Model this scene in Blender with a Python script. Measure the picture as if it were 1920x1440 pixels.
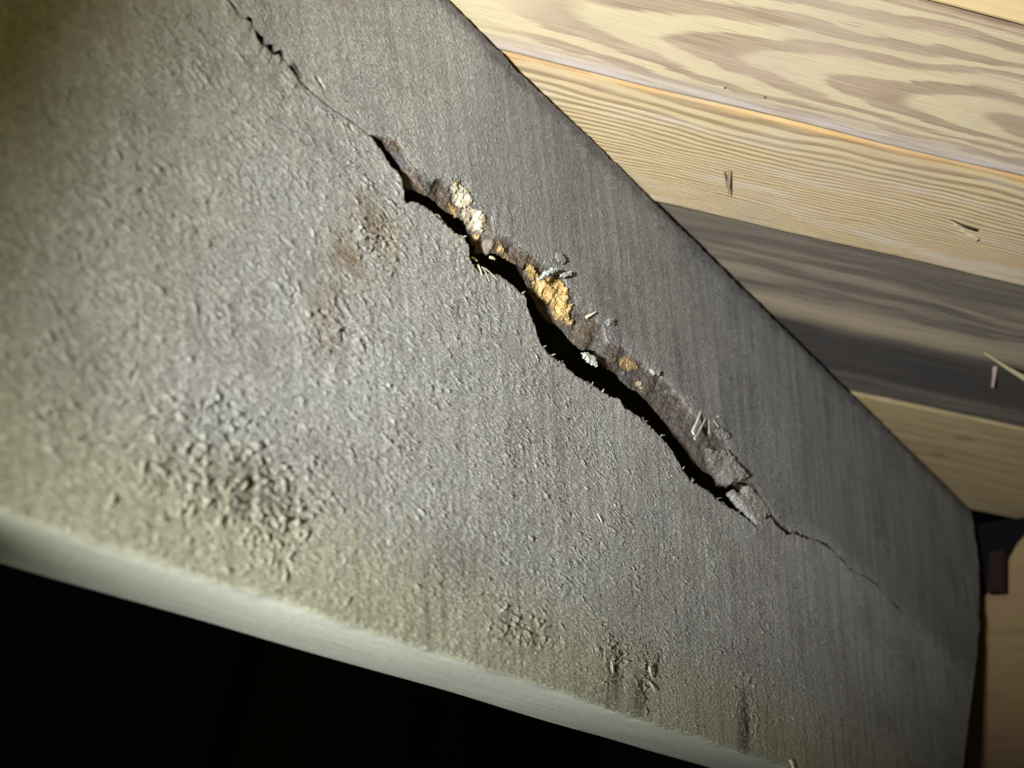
import bpy, bmesh, math, random
import numpy as np

# ------------------------------------------------------------------ scene, camera, light
scene = bpy.context.scene
for o in list(bpy.data.objects):
    bpy.data.objects.remove(o)
col = scene.collection
random.seed(7)
rng = np.random.default_rng(11)

# World axes: X runs along the beam (away to the right), Y into the beam, Z up.
# Front face of the beam = plane y 0.  Units are metres (a 38 x 185 mm timber).
F_PX = 1500.0                                     # focal length in photograph pixels (1920 wide)
RM = np.array([[0.6856577559, 0.4362570311, 0.5827119739],
               [-0.7164808932, 0.2630825199, 0.6460980711],
               [0.1285634918, -0.8605041490, 0.4929543975]])   # camera (right, down, forward) -> world
CAM = np.array([0.0, -0.14020328, 0.0])

cd = bpy.data.cameras.new('camera')
cam = bpy.data.objects.new('camera', cd)
col.objects.link(cam)
cd.sensor_width = 36.0
cd.lens = 36.0 * F_PX / 1920.0
cd.clip_start = 0.005
cd.clip_end = 50.0
from mathutils import Matrix, Vector
m = Matrix.Identity(4)
for r in range(3):
    m[r][0] = RM[r][0]; m[r][1] = -RM[r][1]; m[r][2] = -RM[r][2]; m[r][3] = CAM[r]
cam.matrix_world = m
cd.dof.use_dof = True
cd.dof.focus_distance = 0.242
cd.dof.aperture_fstop = 11.0
scene.camera = cam

world = bpy.data.worlds.new('World')
scene.world = world
world.use_nodes = True
bg = world.node_tree.nodes['Background']
bg.inputs[0].default_value = (0.6, 0.65, 0.75, 1)
bg.inputs[1].default_value = 0.0012

def spot(name, loc, target, watts, colour, size_deg, blend, radius):
    ld = bpy.data.lights.new(name, 'SPOT')
    ld.energy = watts; ld.color = colour
    ld.spot_size = math.radians(size_deg); ld.spot_blend = blend
    ld.shadow_soft_size = radius
    o = bpy.data.objects.new(name, ld); col.objects.link(o)
    o.location = loc
    o.rotation_euler = (Vector(target) - Vector(loc)).to_track_quat('-Z', 'Y').to_euler()
    return o

TORCH = (-0.24, -0.130, -0.090)                    # hand torch, held left of and below the lens
_az, _el = math.radians(15), math.radians(35)
spot('torch_beam', TORCH, (TORCH[0] + math.cos(_el) * math.cos(_az), TORCH[1] + math.cos(_el) * math.sin(_az), TORCH[2] + math.sin(_el)),
     32.0, (0.99, 1.0, 0.965), 54, 1.0, 0.015)
spot('olive_fill', (-0.012, -0.150, -0.006), (0.06, 0.0, 0.09), 0.15, (1.0, 0.93, 0.16), 110, 0.5, 0.004)  # added yellowish fill beside the lens, turns the shaded corner olive

vs = scene.view_settings
vs.view_transform = 'Standard'
vs.look = 'None'
vs.exposure = 0.0
vs.gamma = 1.0
scene.render.engine = 'CYCLES'

# ------------------------------------------------------------------ measuring helpers
def ray(px, py):
    px = np.asarray(px, float); py = np.asarray(py, float)
    d = np.stack([px - 960, py - 720, np.full_like(px, F_PX)], -1)
    return d @ RM.T

def on_face(px, py, depth=0.0):
    r = ray(px, py)
    t = (depth - CAM[1]) / r[..., 1]
    return CAM + r * t[..., None]

def on_level(px, py, z):
    r = ray(px, py)
    t = (z - CAM[2]) / r[..., 2]
    return CAM + r * t[..., None]

ZB, ZT, TH = 0.0335, 0.2190, 0.0385                # beam bottom, top, thickness

# ------------------------------------------------------------------ noise
_cache = {}
def _perm(seed):
    if seed not in _cache:
        ang = np.random.default_rng(seed + 999).random(4096) * 2 * np.pi
        _cache[seed] = (np.random.default_rng(seed).permutation(4096), np.cos(ang), np.sin(ang))
    return _cache[seed]

def perlin(x, y, seed=0):
    p, gx, gy = _perm(seed)
    xi = np.floor(x).astype(np.int64); yi = np.floor(y).astype(np.int64)
    xf = x - xi; yf = y - yi
    u = xf * xf * xf * (xf * (xf * 6 - 15) + 10)
    v = yf * yf * yf * (yf * (yf * 6 - 15) + 10)
    def g(ix, iy, fx, fy):
        h = p[(p[ix & 4095] + iy) & 4095]
        return gx[h] * fx + gy[h] * fy
    a = g(xi, yi, xf, yf); b = g(xi + 1, yi, xf - 1, yf)
    c = g(xi, yi + 1, xf, yf - 1); d = g(xi + 1, yi + 1, xf - 1, yf - 1)
    return ((a + u * (b - a)) + v * ((c + u * (d - c)) - (a + u * (b - a)))) * 1.5

def fbm(x, y, seed=0, octv=4, gain=0.5):
    s = 0; a = 1.0; f = 1.0
    for i in range(octv):
        s = s + a * perlin(x * f, y * f, seed + i * 17)
        a *= gain; f *= 2.03
    return s

def sstep(a, b, x):
    t = np.clip((x - a) / (b - a), 0, 1)
    return t * t * (3 - 2 * t)

def blob(U, V, px, py, ru, rv, rot=0.0):
    """soft elliptical mask centred on a measured face point (radii in mm)"""
    P = on_face(px, py)
    du = (U - P[0]) * 1000; dv = (V - P[2]) * 1000
    c, s = math.cos(rot), math.sin(rot)
    a = (du * c + dv * s) / ru; b = (-du * s + dv * c) / rv
    return np.exp(-(a * a + b * b))

# ------------------------------------------------------------------ materials
class NT:
    def __init__(self, name):
        self.mat = bpy.data.materials.new(name)
        self.mat.use_nodes = True
        self.t = self.mat.node_tree
        self.bsdf = self.t.nodes['Principled BSDF']
    def n(self, kind, **kw):
        nd = self.t.nodes.new(kind)
        for k, v in kw.items():
            setattr(nd, k, v)
        return nd
    def lk(self, a, b):
        self.t.links.new(a, b)
    def put(self, sock, v):
        if hasattr(v, 'is_output'):
            self.lk(v, sock)
        else:
            sock.default_value = v
    def math(self, op, a, b=0.0, c=0.0, clamp=False):
        nd = self.n('ShaderNodeMath', operation=op, use_clamp=clamp)
        for i, v in enumerate((a, b, c)):
            self.put(nd.inputs[i], v)
        return nd.outputs[0]
    def add(self, a, b): return self.math('ADD', a, b)
    def sub(self, a, b): return self.math('SUBTRACT', a, b)
    def mul(self, a, b): return self.math('MULTIPLY', a, b)
    def mad(self, a, b, c): return self.math('MULTIPLY_ADD', a, b, c)
    def ss(self, lo, hi, v):
        nd = self.n('ShaderNodeMapRange', interpolation_type='SMOOTHSTEP')
        nd.inputs['From Min'].default_value = lo; nd.inputs['From Max'].default_value = hi
        self.put(nd.inputs['Value'], v)
        return nd.outputs[0]
    def band(self, c, w, soft, v):
        d = self.math('ABSOLUTE', self.sub(v, c))
        return self.sub(1.0, self.ss(w, w + soft, d))
    def mix(self, f, a, b):
        nd = self.n('ShaderNodeMix', data_type='RGBA')
        self.put(nd.inputs['Factor'], f)
        for i, v in ((6, a), (7, b)):
            if isinstance(v, tuple) and len(v) == 3: v = (*v, 1)
            self.put(nd.inputs[i], v)
        return nd.outputs[2]
    def vec(self, x, y, z=0.0):
        nd = self.n('ShaderNodeCombineXYZ')
        for i, v in enumerate((x, y, z)): self.put(nd.inputs[i], v)
        return nd.outputs[0]
    def noise(self, vec, scale=1.0, detail=2.0, rough=0.5):
        nd = self.n('ShaderNodeTexNoise')
        self.put(nd.inputs['Vector'], vec)
        nd.inputs['Scale'].default_value = scale; nd.inputs['Detail'].default_value = detail
        nd.inputs['Roughness'].default_value = rough
        return nd.outputs[0]
    def coords(self):
        tc = self.n('ShaderNodeTexCoord'); sp = self.n('ShaderNodeSeparateXYZ')
        self.lk(tc.outputs['Object'], sp.inputs[0])
        return tc.outputs['Object'], [self.mul(sp.outputs[i], 1000.0) for i in range(3)]
    def bump(self, h, dist, strength=1.0):
        b = self.n('ShaderNodeBump')
        b.inputs['Strength'].default_value = strength; b.inputs['Distance'].default_value = dist
        self.put(b.inputs['Height'], h)
        self.lk(b.outputs[0], self.bsdf.inputs['Normal'])
        return b
    def base(self, c, rough=0.85, spec=0.2):
        if isinstance(c, tuple) and len(c) == 3: c = (*c, 1)
        self.put(self.bsdf.inputs['Base Color'], c)
        self.put(self.bsdf.inputs['Roughness'], rough)
        self.bsdf.inputs['Specular IOR Level'].default_value = spec

def mat_attr(name, bump_mm=0.06, scale=2600.0, mottled=0.25, rough=0.88, fibre=False):
    """weathered wood: tone carried by the mesh, fine grain and fuzz by nodes"""
    t = NT(name)
    obj, (x, y, z) = t.coords()
    at = t.n('ShaderNodeAttribute', attribute_name='tone')
    f1 = t.noise(t.vec(t.mul(x, 0.9), t.mul(y, 1.6), t.mul(z, 1.6)), 1.0, 4, 0.6)
    f2 = t.noise(t.vec(t.mul(x, 0.25), y, t.mul(z, 3.2)), 1.0, 3, 0.6)
    k = t.mad(t.sub(f1, 0.5), mottled * 2.4, 1.0)
    k = t.add(k, t.mul(t.sub(f2, 0.5), mottled * 1.2))
    vm = t.n('ShaderNodeVectorMath', operation='SCALE')
    t.lk(at.outputs['Color'], vm.inputs[0]); t.lk(k, vm.inputs['Scale'])
    t.base(vm.outputs[0], rough, 0.15)
    h = t.noise(obj, scale, 3, 0.6)
    if fibre:
        wx = t.noise(t.vec(t.mul(x, 0.35), y, t.mul(z, 0.35)), 1.0, 2)
        zz = t.add(t.mul(z, 3.0), t.mul(wx, 6.0))
        f3 = t.noise(t.vec(t.mul(x, 0.6), t.mul(y, 0.8), zz), 1.0, 2, 0.5)
        f4 = t.noise(t.vec(t.mul(x, 2.2), t.mul(y, 2.0), t.mul(z, 2.2)), 1.0, 3, 0.55)
        h = t.add(t.mul(h, 0.2), t.add(t.mul(t.ss(0.42, 0.72, f3), 1.3), t.mul(t.ss(0.4, 0.75, f4), 0.5)))
        pale = t.mix(t.mul(t.ss(0.56, 0.74, f3), 0.30), vm.outputs[0], (0.46, 0.455, 0.42))
        t.base(pale, rough, 0.15)
    b = t.bump(h, bump_mm * 0.001, 1.0)
    if fibre:
        ge = t.n('ShaderNodeNewGeometry'); sp = t.n('ShaderNodeSeparateXYZ'); t.lk(ge.outputs['True Normal'], sp.inputs[0])
        t.lk(t.mad(t.ss(0.55, 0.9, t.math('ABSOLUTE', sp.outputs[2])), -0.8, 1.0), b.inputs['Strength'])
    return t.mat

M_BEAM = mat_attr('weathered_beam_wood', 0.25, 2600.0, 0.28, 0.9, True)
M_FRESH = mat_attr('exposed_punky_wood', 0.25, 1800.0, 0.35)
M_SPL = mat_attr('pale_splinter_wood', 0.05, 2500.0, 0.2, 0.7)

# ------------------------------------------------------------------ mesh helpers
def empty(name, loc=(0, 0, 0), label=None, cat=None, group=None):
    o = bpy.data.objects.new(name, None); col.objects.link(o); o.location = loc
    o.empty_display_size = 0.02
    if label: o['label'] = label
    if cat: o['category'] = cat; o['kind'] = 'thing'
    if group: o['group'] = group
    return o

def grid_object(name, P, material, parent, tone=None, smooth=True, keep=None, flip=False, close_rows=False):
    """P: (rows, cols, 3) structured surface"""
    nr, nc = P.shape[:2]
    me = bpy.data.meshes.new(name)
    idx = np.arange(nr * nc).reshape(nr, nc)
    if close_rows:
        idx = np.vstack([idx, idx[:1]])
    a, b, c, d = idx[:-1, :-1], idx[:-1, 1:], idx[1:, 1:], idx[1:, :-1]
    q = np.stack([a, b, c, d], -1).reshape(-1, 4)
    if keep is not None:
        q = q[keep.reshape(-1)]
    if flip:
        q = q[:, ::-1]
    V = P.reshape(-1, 3); T = None if tone is None else tone.reshape(-1, 3)
    if keep is not None:
        used = np.unique(q); remap = np.zeros(len(V), np.int64); remap[used] = np.arange(len(used))
        V = V[used]; q = remap[q]
        if T is not None: T = T[used]
    me.vertices.add(len(V)); me.vertices.foreach_set('co', V.astype(np.float32).ravel())
    me.loops.add(q.size); me.loops.foreach_set('vertex_index', q.astype(np.int32).ravel())
    me.polygons.add(len(q))
    me.polygons.foreach_set('loop_start', np.arange(0, q.size, 4, dtype=np.int32))
    me.polygons.foreach_set('loop_total', np.full(len(q), 4, np.int32))
    me.polygons.foreach_set('use_smooth', np.full(len(q), smooth, bool))
    me.update(calc_edges=True)
    if T is not None:
        at = me.attributes.new('tone', 'FLOAT_COLOR', 'POINT')
        at.data.foreach_set('color', np.concatenate([T, np.ones((len(T), 1))], 1).astype(np.float32).ravel())
    me.materials.append(material)
    o = bpy.data.objects.new(name, me); col.objects.link(o)
    if parent: o.parent = parent; o.matrix_parent_inverse = Matrix.Translation(-parent.location)
    return o

def bm_object(name, bm, material, parent=None, tone=None, smooth=True):
    me = bpy.data.meshes.new(name)
    bmesh.ops.recalc_face_normals(bm, faces=bm.faces)
    bm.to_mesh(me); bm.free()
    for p in me.polygons: p.use_smooth = smooth
    if tone is not None:
        at = me.attributes.new('tone', 'FLOAT_COLOR', 'POINT')
        at.data.foreach_set('color', np.tile(np.array([*tone, 1.0], np.float32), len(me.vertices)))
    me.materials.append(material)
    o = bpy.data.objects.new(name, me); col.objects.link(o)
    if parent: o.parent = parent; o.matrix_parent_inverse = Matrix.Translation(-parent.location)
    return o

# ------------------------------------------------------------------ the crack, measured
L_PX = [(380,-60),(425,-3),(450,29),(472,45),(478,53),(482,73),(500,90),(512,100),(530,108),(550,136),(562,150),(574,164),(582,172),
        (620,203),(660,228),(690,252),(700,261),(710,275),
        (718,288),(730,305),(743,320),(752,333),(757,347),(758,363),(760,382),(773,378),(788,382),(805,393),(825,407),(833,418),
        (847,430),(860,440),(870,444),(880,462),(879,482),(890,500),(903,514),(918,512),(933,515),(952,527),(968,542),(978,550),
        (986,557),(985,572),(993,590),(1001,607),(1007,630),(1015,650),(1033,667),(1050,678),(1067,693),(1087,708),(1108,720),
        (1127,732),(1142,743),(1160,747),(1168,760),(1182,773),(1193,777),(1207,791),(1220,802),(1237,817),(1254,836),(1266,856),
        (1279,879),(1296,903),(1320,916),(1335,924),(1342,935),(1359,946),(1384,961),(1402,974),(1412,984),(1428,984),(1440,970),
        (1446,972),(1457,986),(1476,1003),(1489,999),(1509,1009),(1525,1010),(1542,1020),(1559,1029),(1570,1040),(1583,1055),
        (1594,1068),(1605,1072),(1627,1084),(1647,1100),(1660,1115),(1673,1132),(1682,1139),(1700,1160),(1740,1200),(1800,1255)]
B_PX = [(380,-60),(425,-7),(450,22),(472,34),(478,51),(482,60),(500,74),(512,84),(530,99),(550,123),(562,143),(574,162),(582,172),
        (620,203),(660,228),(690,252),(700,254),(716,264),
        (723,278),(735,293),(747,308),(755,325),(757,340),(762,359),(780,358),(797,367),(818,377),(830,392),(847,402),(857,412),
        (870,413),(877,427),(883,440),(884,458),(891,464),(900,475),(910,478),(925,475),(943,482),(957,493),(977,502),(988,507),(985,517),
        (993,537),(1003,558),(1008,572),(1013,588),(1023,602),(1037,610),(1052,623),(1065,632),(1075,647),(1088,660),(1100,655),
        (1115,660),(1120,678),(1133,690),(1158,700),(1167,715),(1178,728),(1192,733),(1208,748),(1230,768),(1242,785),(1254,798),
        (1267,822),(1281,841),(1294,862),(1312,879),(1335,892),(1350,909),(1362,912),(1374,906),(1390,906),(1400,908),(1419,922),
        (1437,952),(1450,972),(1457,980),(1476,996),(1489,992),(1509,1003),(1525,1010),(1542,1014),(1559,1022),(1570,1040),
        (1583,1048),(1594,1062),(1605,1072),(1627,1078),(1647,1095),(1660,1115),(1673,1126),(1682,1134),(1700,1160),(1740,1200),(1800,1255)]
U_PX = [(380,-60),(700,252),(722,258),(752,275),(767,302),(787,323),(813,337),(830,330),(843,335),(865,338),(880,358),(893,378),
        (908,388),(924,400),(930,436),(940,440),(963,452),(977,467),(993,475),(1027,487),(1043,493),(1060,502),(1064,523),(1070,543),
        (1085,558),(1098,568),(1120,587),(1130,606),(1140,635),(1160,643),(1188,657),(1208,673),(1223,692),(1250,707),(1267,730),
        (1287,751),(1305,777),(1335,802),(1358,812),(1374,841),(1387,867),(1404,896),(1422,920),(1440,950),(1453,970),(1480,993)]

def curve(pts, depth=0.0):
    a = np.array(pts, float)
    P = on_face(a[:, 0], a[:, 1], depth)
    x = np.maximum.accumulate(P[:, 0] + np.arange(len(P)) * 1e-7)
    return x, P[:, 2]

# columns: spaced with distance from the lens
xs = [-0.022]
while xs[-1] < 0.545:
    z = 0.132 + 0.583 * max(0.0, xs[-1] - 0.02)
    xs.append(xs[-1] + 0.00135 * z)
xs = np.array([*np.linspace(-0.32, -0.0225, 60), *xs])
nc = len(xs)

vL = np.interp(xs, *curve(L_PX))
xB0, vB0 = curve(B_PX); vBf = np.interp(xs, xB0, vB0)
brk = sstep(-0.22, 0.15, perlin(xs * 1000 / 2.6, xs * 0, 9))
hm_ = np.where(xs < 0.066, brk, np.where(xs > 0.275, 0.25 + 0.75 * brk, 1.0)) * (1 - 0.75 * sstep(0.29, 0.37, xs))
vBf = vL + (vBf - vL) * hm_
xU, vUu = curve(U_PX)
vU = np.interp(xs, xU, vUu)
right_end = xU[-1]
vU = np.where((xs > right_end) | (xs < xU[1]), vBf, np.maximum(vU, vBf))
jag = (perlin(xs * 1000 / 0.6, xs * 0, 4) * 0.00028 + perlin(xs * 1000 / 1.1, xs * 0, 5) * 0.00035 + perlin(xs * 1000 / 3.0, xs * 0, 6) * 0.0005)
bw = np.clip(vU - vBf, 0, 0.02)                      # bevel width seen on the face
dB = 0.28 * bw                                       # how far the torn bevel runs into the timber
# shift the inner edge along the sight line to its own depth
ab = np.array(B_PX, float); rb_ = ray(ab[:, 0], ab[:, 1]); dB0 = np.interp(xB0, xs, dB)
vB = np.interp(xs, np.maximum.accumulate(xB0 + dB0 * rb_[:, 0] / rb_[:, 1]), vB0 + dB0 * rb_[:, 2] / rb_[:, 1])
vB = np.where(bw > 0.0003, np.minimum(vB, vU - 0.0004), vBf)
gap = np.clip(vBf - vL, 0, 0.02)
act = sstep(0.0, 0.0012, gap)
vL = vL + jag * act * 1.25
vB = vB - np.roll(jag, 37) * act * 0.6
vU = vU + (np.roll(jag, 91) * 1.2 + 0.0009 * perlin(xs * 1000 / 4.5, xs * 0, 8)) * sstep(0.001, 0.004, bw)
vB = np.maximum(vB, vL + 1e-6); vU = np.maximum(vU, vB + 1e-6)
DD = np.clip(gap * 7.0, 0.0, 0.026) * sstep(0, 0.0004, gap)     # depth of the void

# edges of the timber are not perfectly straight
zbot = ZB + 0.0005 * perlin(xs * 1000 / 60, xs * 0, 31) + 0.00010 * perlin(xs * 1000 / 3.5, xs * 0, 32) + 0.00045 * perlin(xs * 1000 / 14, xs * 0, 36)
ztop = ZT + 0.0010 * perlin(xs * 1000 / 45, xs * 0, 33) + 0.0009 * perlin(xs * 1000 / 7, xs * 0, 34) \
    + 0.0004 * perlin(xs * 1000 / 2, xs * 0, 35)
rb, rt = 0.0010, 0.0024
NLO, NUP, NBV, NUN = 370, 300, 44, 50

def lin(a, b, n, end=False):
    t = np.linspace(0, 1, n, endpoint=end)[:, None]
    return a[None, :] * (1 - t) + b[None, :] * t

rowsV, rowsY, tag = [], [], []
one = np.ones(nc)
def put(v, y, k):
    rowsV.append(v); rowsY.append(y); tag.extend([k] * len(v))
zsm = ZB + 0.0005 * perlin(xs * 1000 / 60, xs * 0, 31)
uy_ = np.linspace(TH, rb, NUN, endpoint=False)[:, None]; uw_ = sstep(0.0065, rb, uy_)
put(zsm[None, :] * (1 - uw_) + zbot[None, :] * uw_, lin(TH * one, rb * one, NUN), 'under')
th = np.linspace(0, math.pi / 2, 9)[:-1, None]
put(zbot + rb - rb * np.cos(th), rb - rb * np.sin(th) * one, 'edge')
put(lin(zbot + rb, vL, NLO), np.zeros((NLO, nc)), 'low')
s = [0.0, 0.06, 0.2, 0.45, 0.75, 1.0]
put(np.array([vL - 0.0004 * act * k for k in (0, 1, 2, 2, 1, 0)]), np.array([DD * k for k in s]), 'void')
up = np.minimum(0.013, DD)
wall = [(1.0, 1.0), (1.0, 0.7), (0.85, 0.30), (0.5, 0.10), (0.2, 0.025)]
put(np.array([vB + up * a for a, b in wall]), np.array([np.maximum(dB, 0) + np.maximum(DD - dB, 0) * b for a, b in wall]), 'void')
put(lin(vB, vU, NBV), lin(dB, 0 * dB, NBV), 'bevel')
put(lin(vU, ztop - rt, NUP), np.zeros((NUP, nc)), 'upp')
th = np.linspace(0, math.pi / 2, 9)[:-1, None]
put(ztop - rt + rt * np.sin(th), rt - rt * np.cos(th) * one, 'top')
put(lin(ztop, ztop, 8), lin(rt * one, TH * one, 8), 'top')
put(lin(ztop, zsm, 8), TH * np.ones((8, nc)), 'back')
V = np.vstack(rowsV); Y = np.vstack(rowsY); tag = np.array(tag)
U = np.broadcast_to(xs[None, :], V.shape).copy()
R = {k: np.where(tag == k)[0] for k in set(tag)}
face_rows = np.where(np.isin(tag, ['low', 'upp', 'edge']))[0]

# ---- relief of the rough-sawn face (metres, + is out of the face)
fu, fv = U[face_rows] * 1000, V[face_rows] * 1000
is_up = (tag[face_rows] == 'upp')[:, None]
upf = sstep(-0.003, 0.006, V[face_rows] - 0.5 * (vL + vU)[None, :])
wu = perlin(fu / 5, fv / 5, 41) * 1.6; wv = perlin(fu / 5, fv / 5, 42) * 1.2
c, s_ = math.cos(-0.12), math.sin(-0.12)
ru, rv = fu * c + fv * s_ + wu, -fu * s_ + fv * c + wv
n1 = perlin(ru / 1.9, rv / 0.62, 43)
n2 = perlin((ru * 0.8 + rv * 0.6) / 1.1, (-ru * 0.6 + rv * 0.8) / 0.45, 44)
n3 = perlin(ru / 0.7, rv / 0.35, 45)
n4 = perlin(fu / 14, fv / 14, 46)
PX = (U[face_rows] - 0.10)
rough = np.clip(0.85 + 0.9 * n4, 0.2, 1.5)
rough *= 1 - 0.80 * sstep(0.24, 0.33, U[face_rows])
rough *= 1 - 0.45 * upf
rough *= 1 - 0.6 * sstep(0.050, 0.040, V[face_rows])
sm = blob(U[face_rows], V[face_rows], 790, 430, 9, 5) + blob(U[face_rows], V[face_rows], 950, 560, 6, 4) \
    + blob(U[face_rows], V[face_rows], 640, 190, 10, 6) + blob(U[face_rows], V[face_rows], 1480, 1080, 22, 11)
rough *= 1 - 0.7 * np.clip(sm, 0, 1)
kf_ = np.interp(U[face_rows], [0.0, 0.1, 0.45], [0.42, 0.28, -0.10])
h = (0.20 * sstep(0.02, 0.5, n1) + 0.16 * sstep(0.08, 0.55, n2) + 0.07 * n3 - 0.10 * sstep(0.2, 0.55, -n1)) * rough * 0.50
h += upf * (0.05 * perlin(fu / 0.55, fv / 1.6, 47) + 0.05 * perlin(fu / 0.5, fv / 0.4, 48)) * (1 - 0.6 * sstep(0.24, 0.33, U[face_rows]))
h += 0.035 * perlin((fu + kf_ * fv) / 1.6, fv / 45, 49) + 0.018 * perlin((fu + kf_ * fv) / 0.7, fv / 25, 50)   # saw marks
h += 0.35 * perlin(fu / 35, fv / 22, 51)
# lips of the crack lifted a little and rounded
dl = np.clip((vL[None, :] - V[face_rows]) * 1000, 0, 50); du_ = np.clip((V[face_rows] - vU[None, :]) * 1000, 0, 50)
h += np.where(is_up, -0.35 * np.exp(-du_ / 1.2) * sstep(0.0005, 0.003, bw)[None, :], (0.35 * np.exp(-dl / 3.0) - 0.5 * np.exp(-dl / 0.35)) * act[None, :])
mid_ = 0.5 * (vL + vU)
gm = (np.exp(-((V[face_rows] - mid_[None, :]) / 0.0008) ** 2)) * ((1 - sstep(0.0008, 0.003, gap + bw)) * ((xs > 0.27) * (1 - sstep(0.36, 0.40, xs)) + (xs < 0.075) * sstep(0.016, 0.03, xs)))[None, :]
h -= 0.22 * gm * (0.6 + 0.8 * perlin(fu / 4, fv * 0, 55))
H = np.zeros_like(V); H[face_rows] = h * 0.001

# ---- single raised tufts of fibre
dens_pts = [(450, 900, 260, 16, 12), (480, 960, 120, 9, 6), (1150, 1235, 90, 5, 5), (1210, 1270, 70, 4, 5), (1400, 1330, 90, 5, 8),
            (960, 1180, 60, 5, 4), (1010, 1190, 30, 3, 3), (690, 450, 70, 6, 6), (620, 600, 40, 7, 7), (330, 780, 60, 8, 8)]
tufts = []
for i in range(11000):
    u = rng.uniform(-0.015, 0.33); v = rng.uniform(0.036, 0.150)
    if rng.random() < (u - 0.15) / 0.24: continue
    if rng.random() < 0.75 * math.exp(-((v - 0.036) / 0.012) ** 2): continue
    pt = float(perlin(np.array([u * 1000 / 17]), np.array([v * 1000 / 11]), 202)[0]) + 0.5 * float(perlin(np.array([u * 1000 / 6]), np.array([v * 1000 / 5]), 203)[0])
    if rng.random() > 0.68 + 1.1 * pt: continue
    k = rng.random(); e_ = 1 + 0.18 * max(0.0, min(1.0, (0.13 - u) / 0.08))
    tufts.append((u, v, e_ * rng.uniform(0.45, 1.5), e_ * rng.uniform(0.14, 0.26), (0.08 + 0.34 * k ** 2.2), rng.normal(-0.22, 0.30)))
for i in range(700):                                 # torn-out pits
    tufts.append((rng.uniform(-0.015, 0.30), rng.uniform(0.045, 0.150), rng.uniform(0.3, 0.8), rng.uniform(0.18, 0.32), -rng.uniform(0.15, 0.45), rng.normal(-0.2, 0.5)))
for px, py, n, su, sv in dens_pts:
    P = on_face(float(px), float(py))
    for i in range(n):
        tufts.append((P[0] + rng.normal(0, su) * 0.001 * 0.7, P[2] + rng.normal(0, sv) * 0.001 * 0.7, rng.uniform(0.3, 1.1), rng.uniform(0.18, 0.42),
                      rng.uniform(0.15, 0.60) * (1 if rng.random() < 0.75 else -1), rng.normal(0.2, 0.9)))
for i in range(2600):
    u = rng.uniform(0.02, 0.5)
    if rng.random() < (u - 0.15) / 0.3: continue
    tufts.append((u, rng.uniform(0.12, 0.215), rng.uniform(0.25, 0.8), rng.uniform(0.14, 0.24), 0.05 + 0.16 * rng.random() ** 2, rng.normal(0.3, 0.9)))
# short checks (pits) beside the hairline, and small holes
for px, py, la, lb, hh, rot in [(602, 153, 1.5, 0.42, -1.1, -0.55), (658, 238, 0.8, 0.4, -0.9, -0.5), (671, 213, 1.0, 0.3, -0.4, -0.5), (1185, 497, .5, .3, -.5, 0),
                                (1307, 477, .5, .35, -.6, 0), (1215, 690, 1.2, .4, -.6, -.2), (1480, 660, .5, .3, -.4, 0)]:
    P = on_face(float(px), float(py)); tufts.append((P[0], P[2], la, lb, hh, rot))
for (u, v, la, lb, hh, rot) in tufts:
    j = np.searchsorted(xs, u)
    if j <= 2 or j >= nc - 2: continue
    if vL[j] - 0.0005 < v < vU[j] + 0.0005: continue
    rows = R['low'] if v <= vL[j] else R['upp']
    colv = V[rows, j]
    ext = max(la, lb) * 0.0022
    j0, j1 = np.searchsorted(xs, [u - ext, u + ext]); i0, i1 = np.searchsorted(colv, [v - ext - 0.0006, v + ext + 0.0006])
    if j1 - j0 < 2 or i1 - i0 < 2: continue
    ii = rows[i0]; i2 = rows[min(i1, len(rows) - 1)]
    du = (U[ii:i2, j0:j1] - u) * 1000; dv = (V[ii:i2, j0:j1] - v) * 1000
    cc, ss_ = math.cos(rot), math.sin(rot)
    a = (du * cc + dv * ss_) / la; b = (-du * ss_ + dv * cc + 0.25 * a * a * lb) / lb
    b = np.where(b > 0, b * 1.7, b)
    H[ii:i2, j0:j1] += hh * 0.001 * np.exp(-(a * a) ** 1.5 - b * b)
# bevel and void relief: torn, fibrous
bu, bv = U[R['bevel']] * 1000, V[R['bevel']] * 1000
env = np.sin(np.linspace(0, math.pi, NBV))[:, None]
H[R['bevel']] = (0.55 * fbm(bu / 7, bv / 4, 61, 3) + 0.20 * fbm(bu / 1.8, bv / 0.8, 64, 3)) * 0.001 * env * sstep(0.0005, 0.004, bw)[None, :]
# underside relief
uu = U[R['under']] * 1000; uy = Y[R['under']] * 1000
Zoff = np.zeros_like(V)
Zoff[R['under']] = -(0.02 * perlin(uu / 16, uy / 1.6, 71) + 0.012 * perlin(uu / 7, uy / 0.7, 72) + 0.25 * perlin(uu / 40, uy / 20, 73)) * 0.001 \
    * np.sin(np.linspace(0.05, math.pi - 0.05, NUN))[:, None]

# ---- tone of the wood (own colour: weathering, dirt, stains, torn wood; plus painted shade and lamp tint)
def C(*a): return np.array(a)
tone = np.zeros((*V.shape, 3))
def blend(rows, mask, c):
    k = np.clip(mask, 0, 1)[..., None]
    tone[rows] = tone[rows] * (1 - k) + c * k
A_ = np.arange(len(tag))
tone[:] = C(0.286, 0.284, 0.272)
Um, Vm = U * 1000, V * 1000
big = fbm(Um / 26, Vm / 18, 81, 3); mid = fbm(Um / 7, Vm / 5, 84, 3); fine = fbm(Um / 1.3, Vm / 0.7, 87, 2)
blend(A_, sstep(0.05, 0.7, big) * 0.5, C(0.228, 0.214, 0.210))
blend(A_, sstep(0.05, 0.7, -big) * 0.45, C(0.285, 0.292, 0.290))
blend(A_, sstep(0.15, 0.8, mid) * 0.35, C(0.215, 0.203, 0.188))
blend(A_, sstep(0.15, 0.8, -mid) * 0.35, C(0.345, 0.342, 0.318))
tone *= (1 + 0.16 * np.clip(fine, -1, 1))[..., None]
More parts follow.
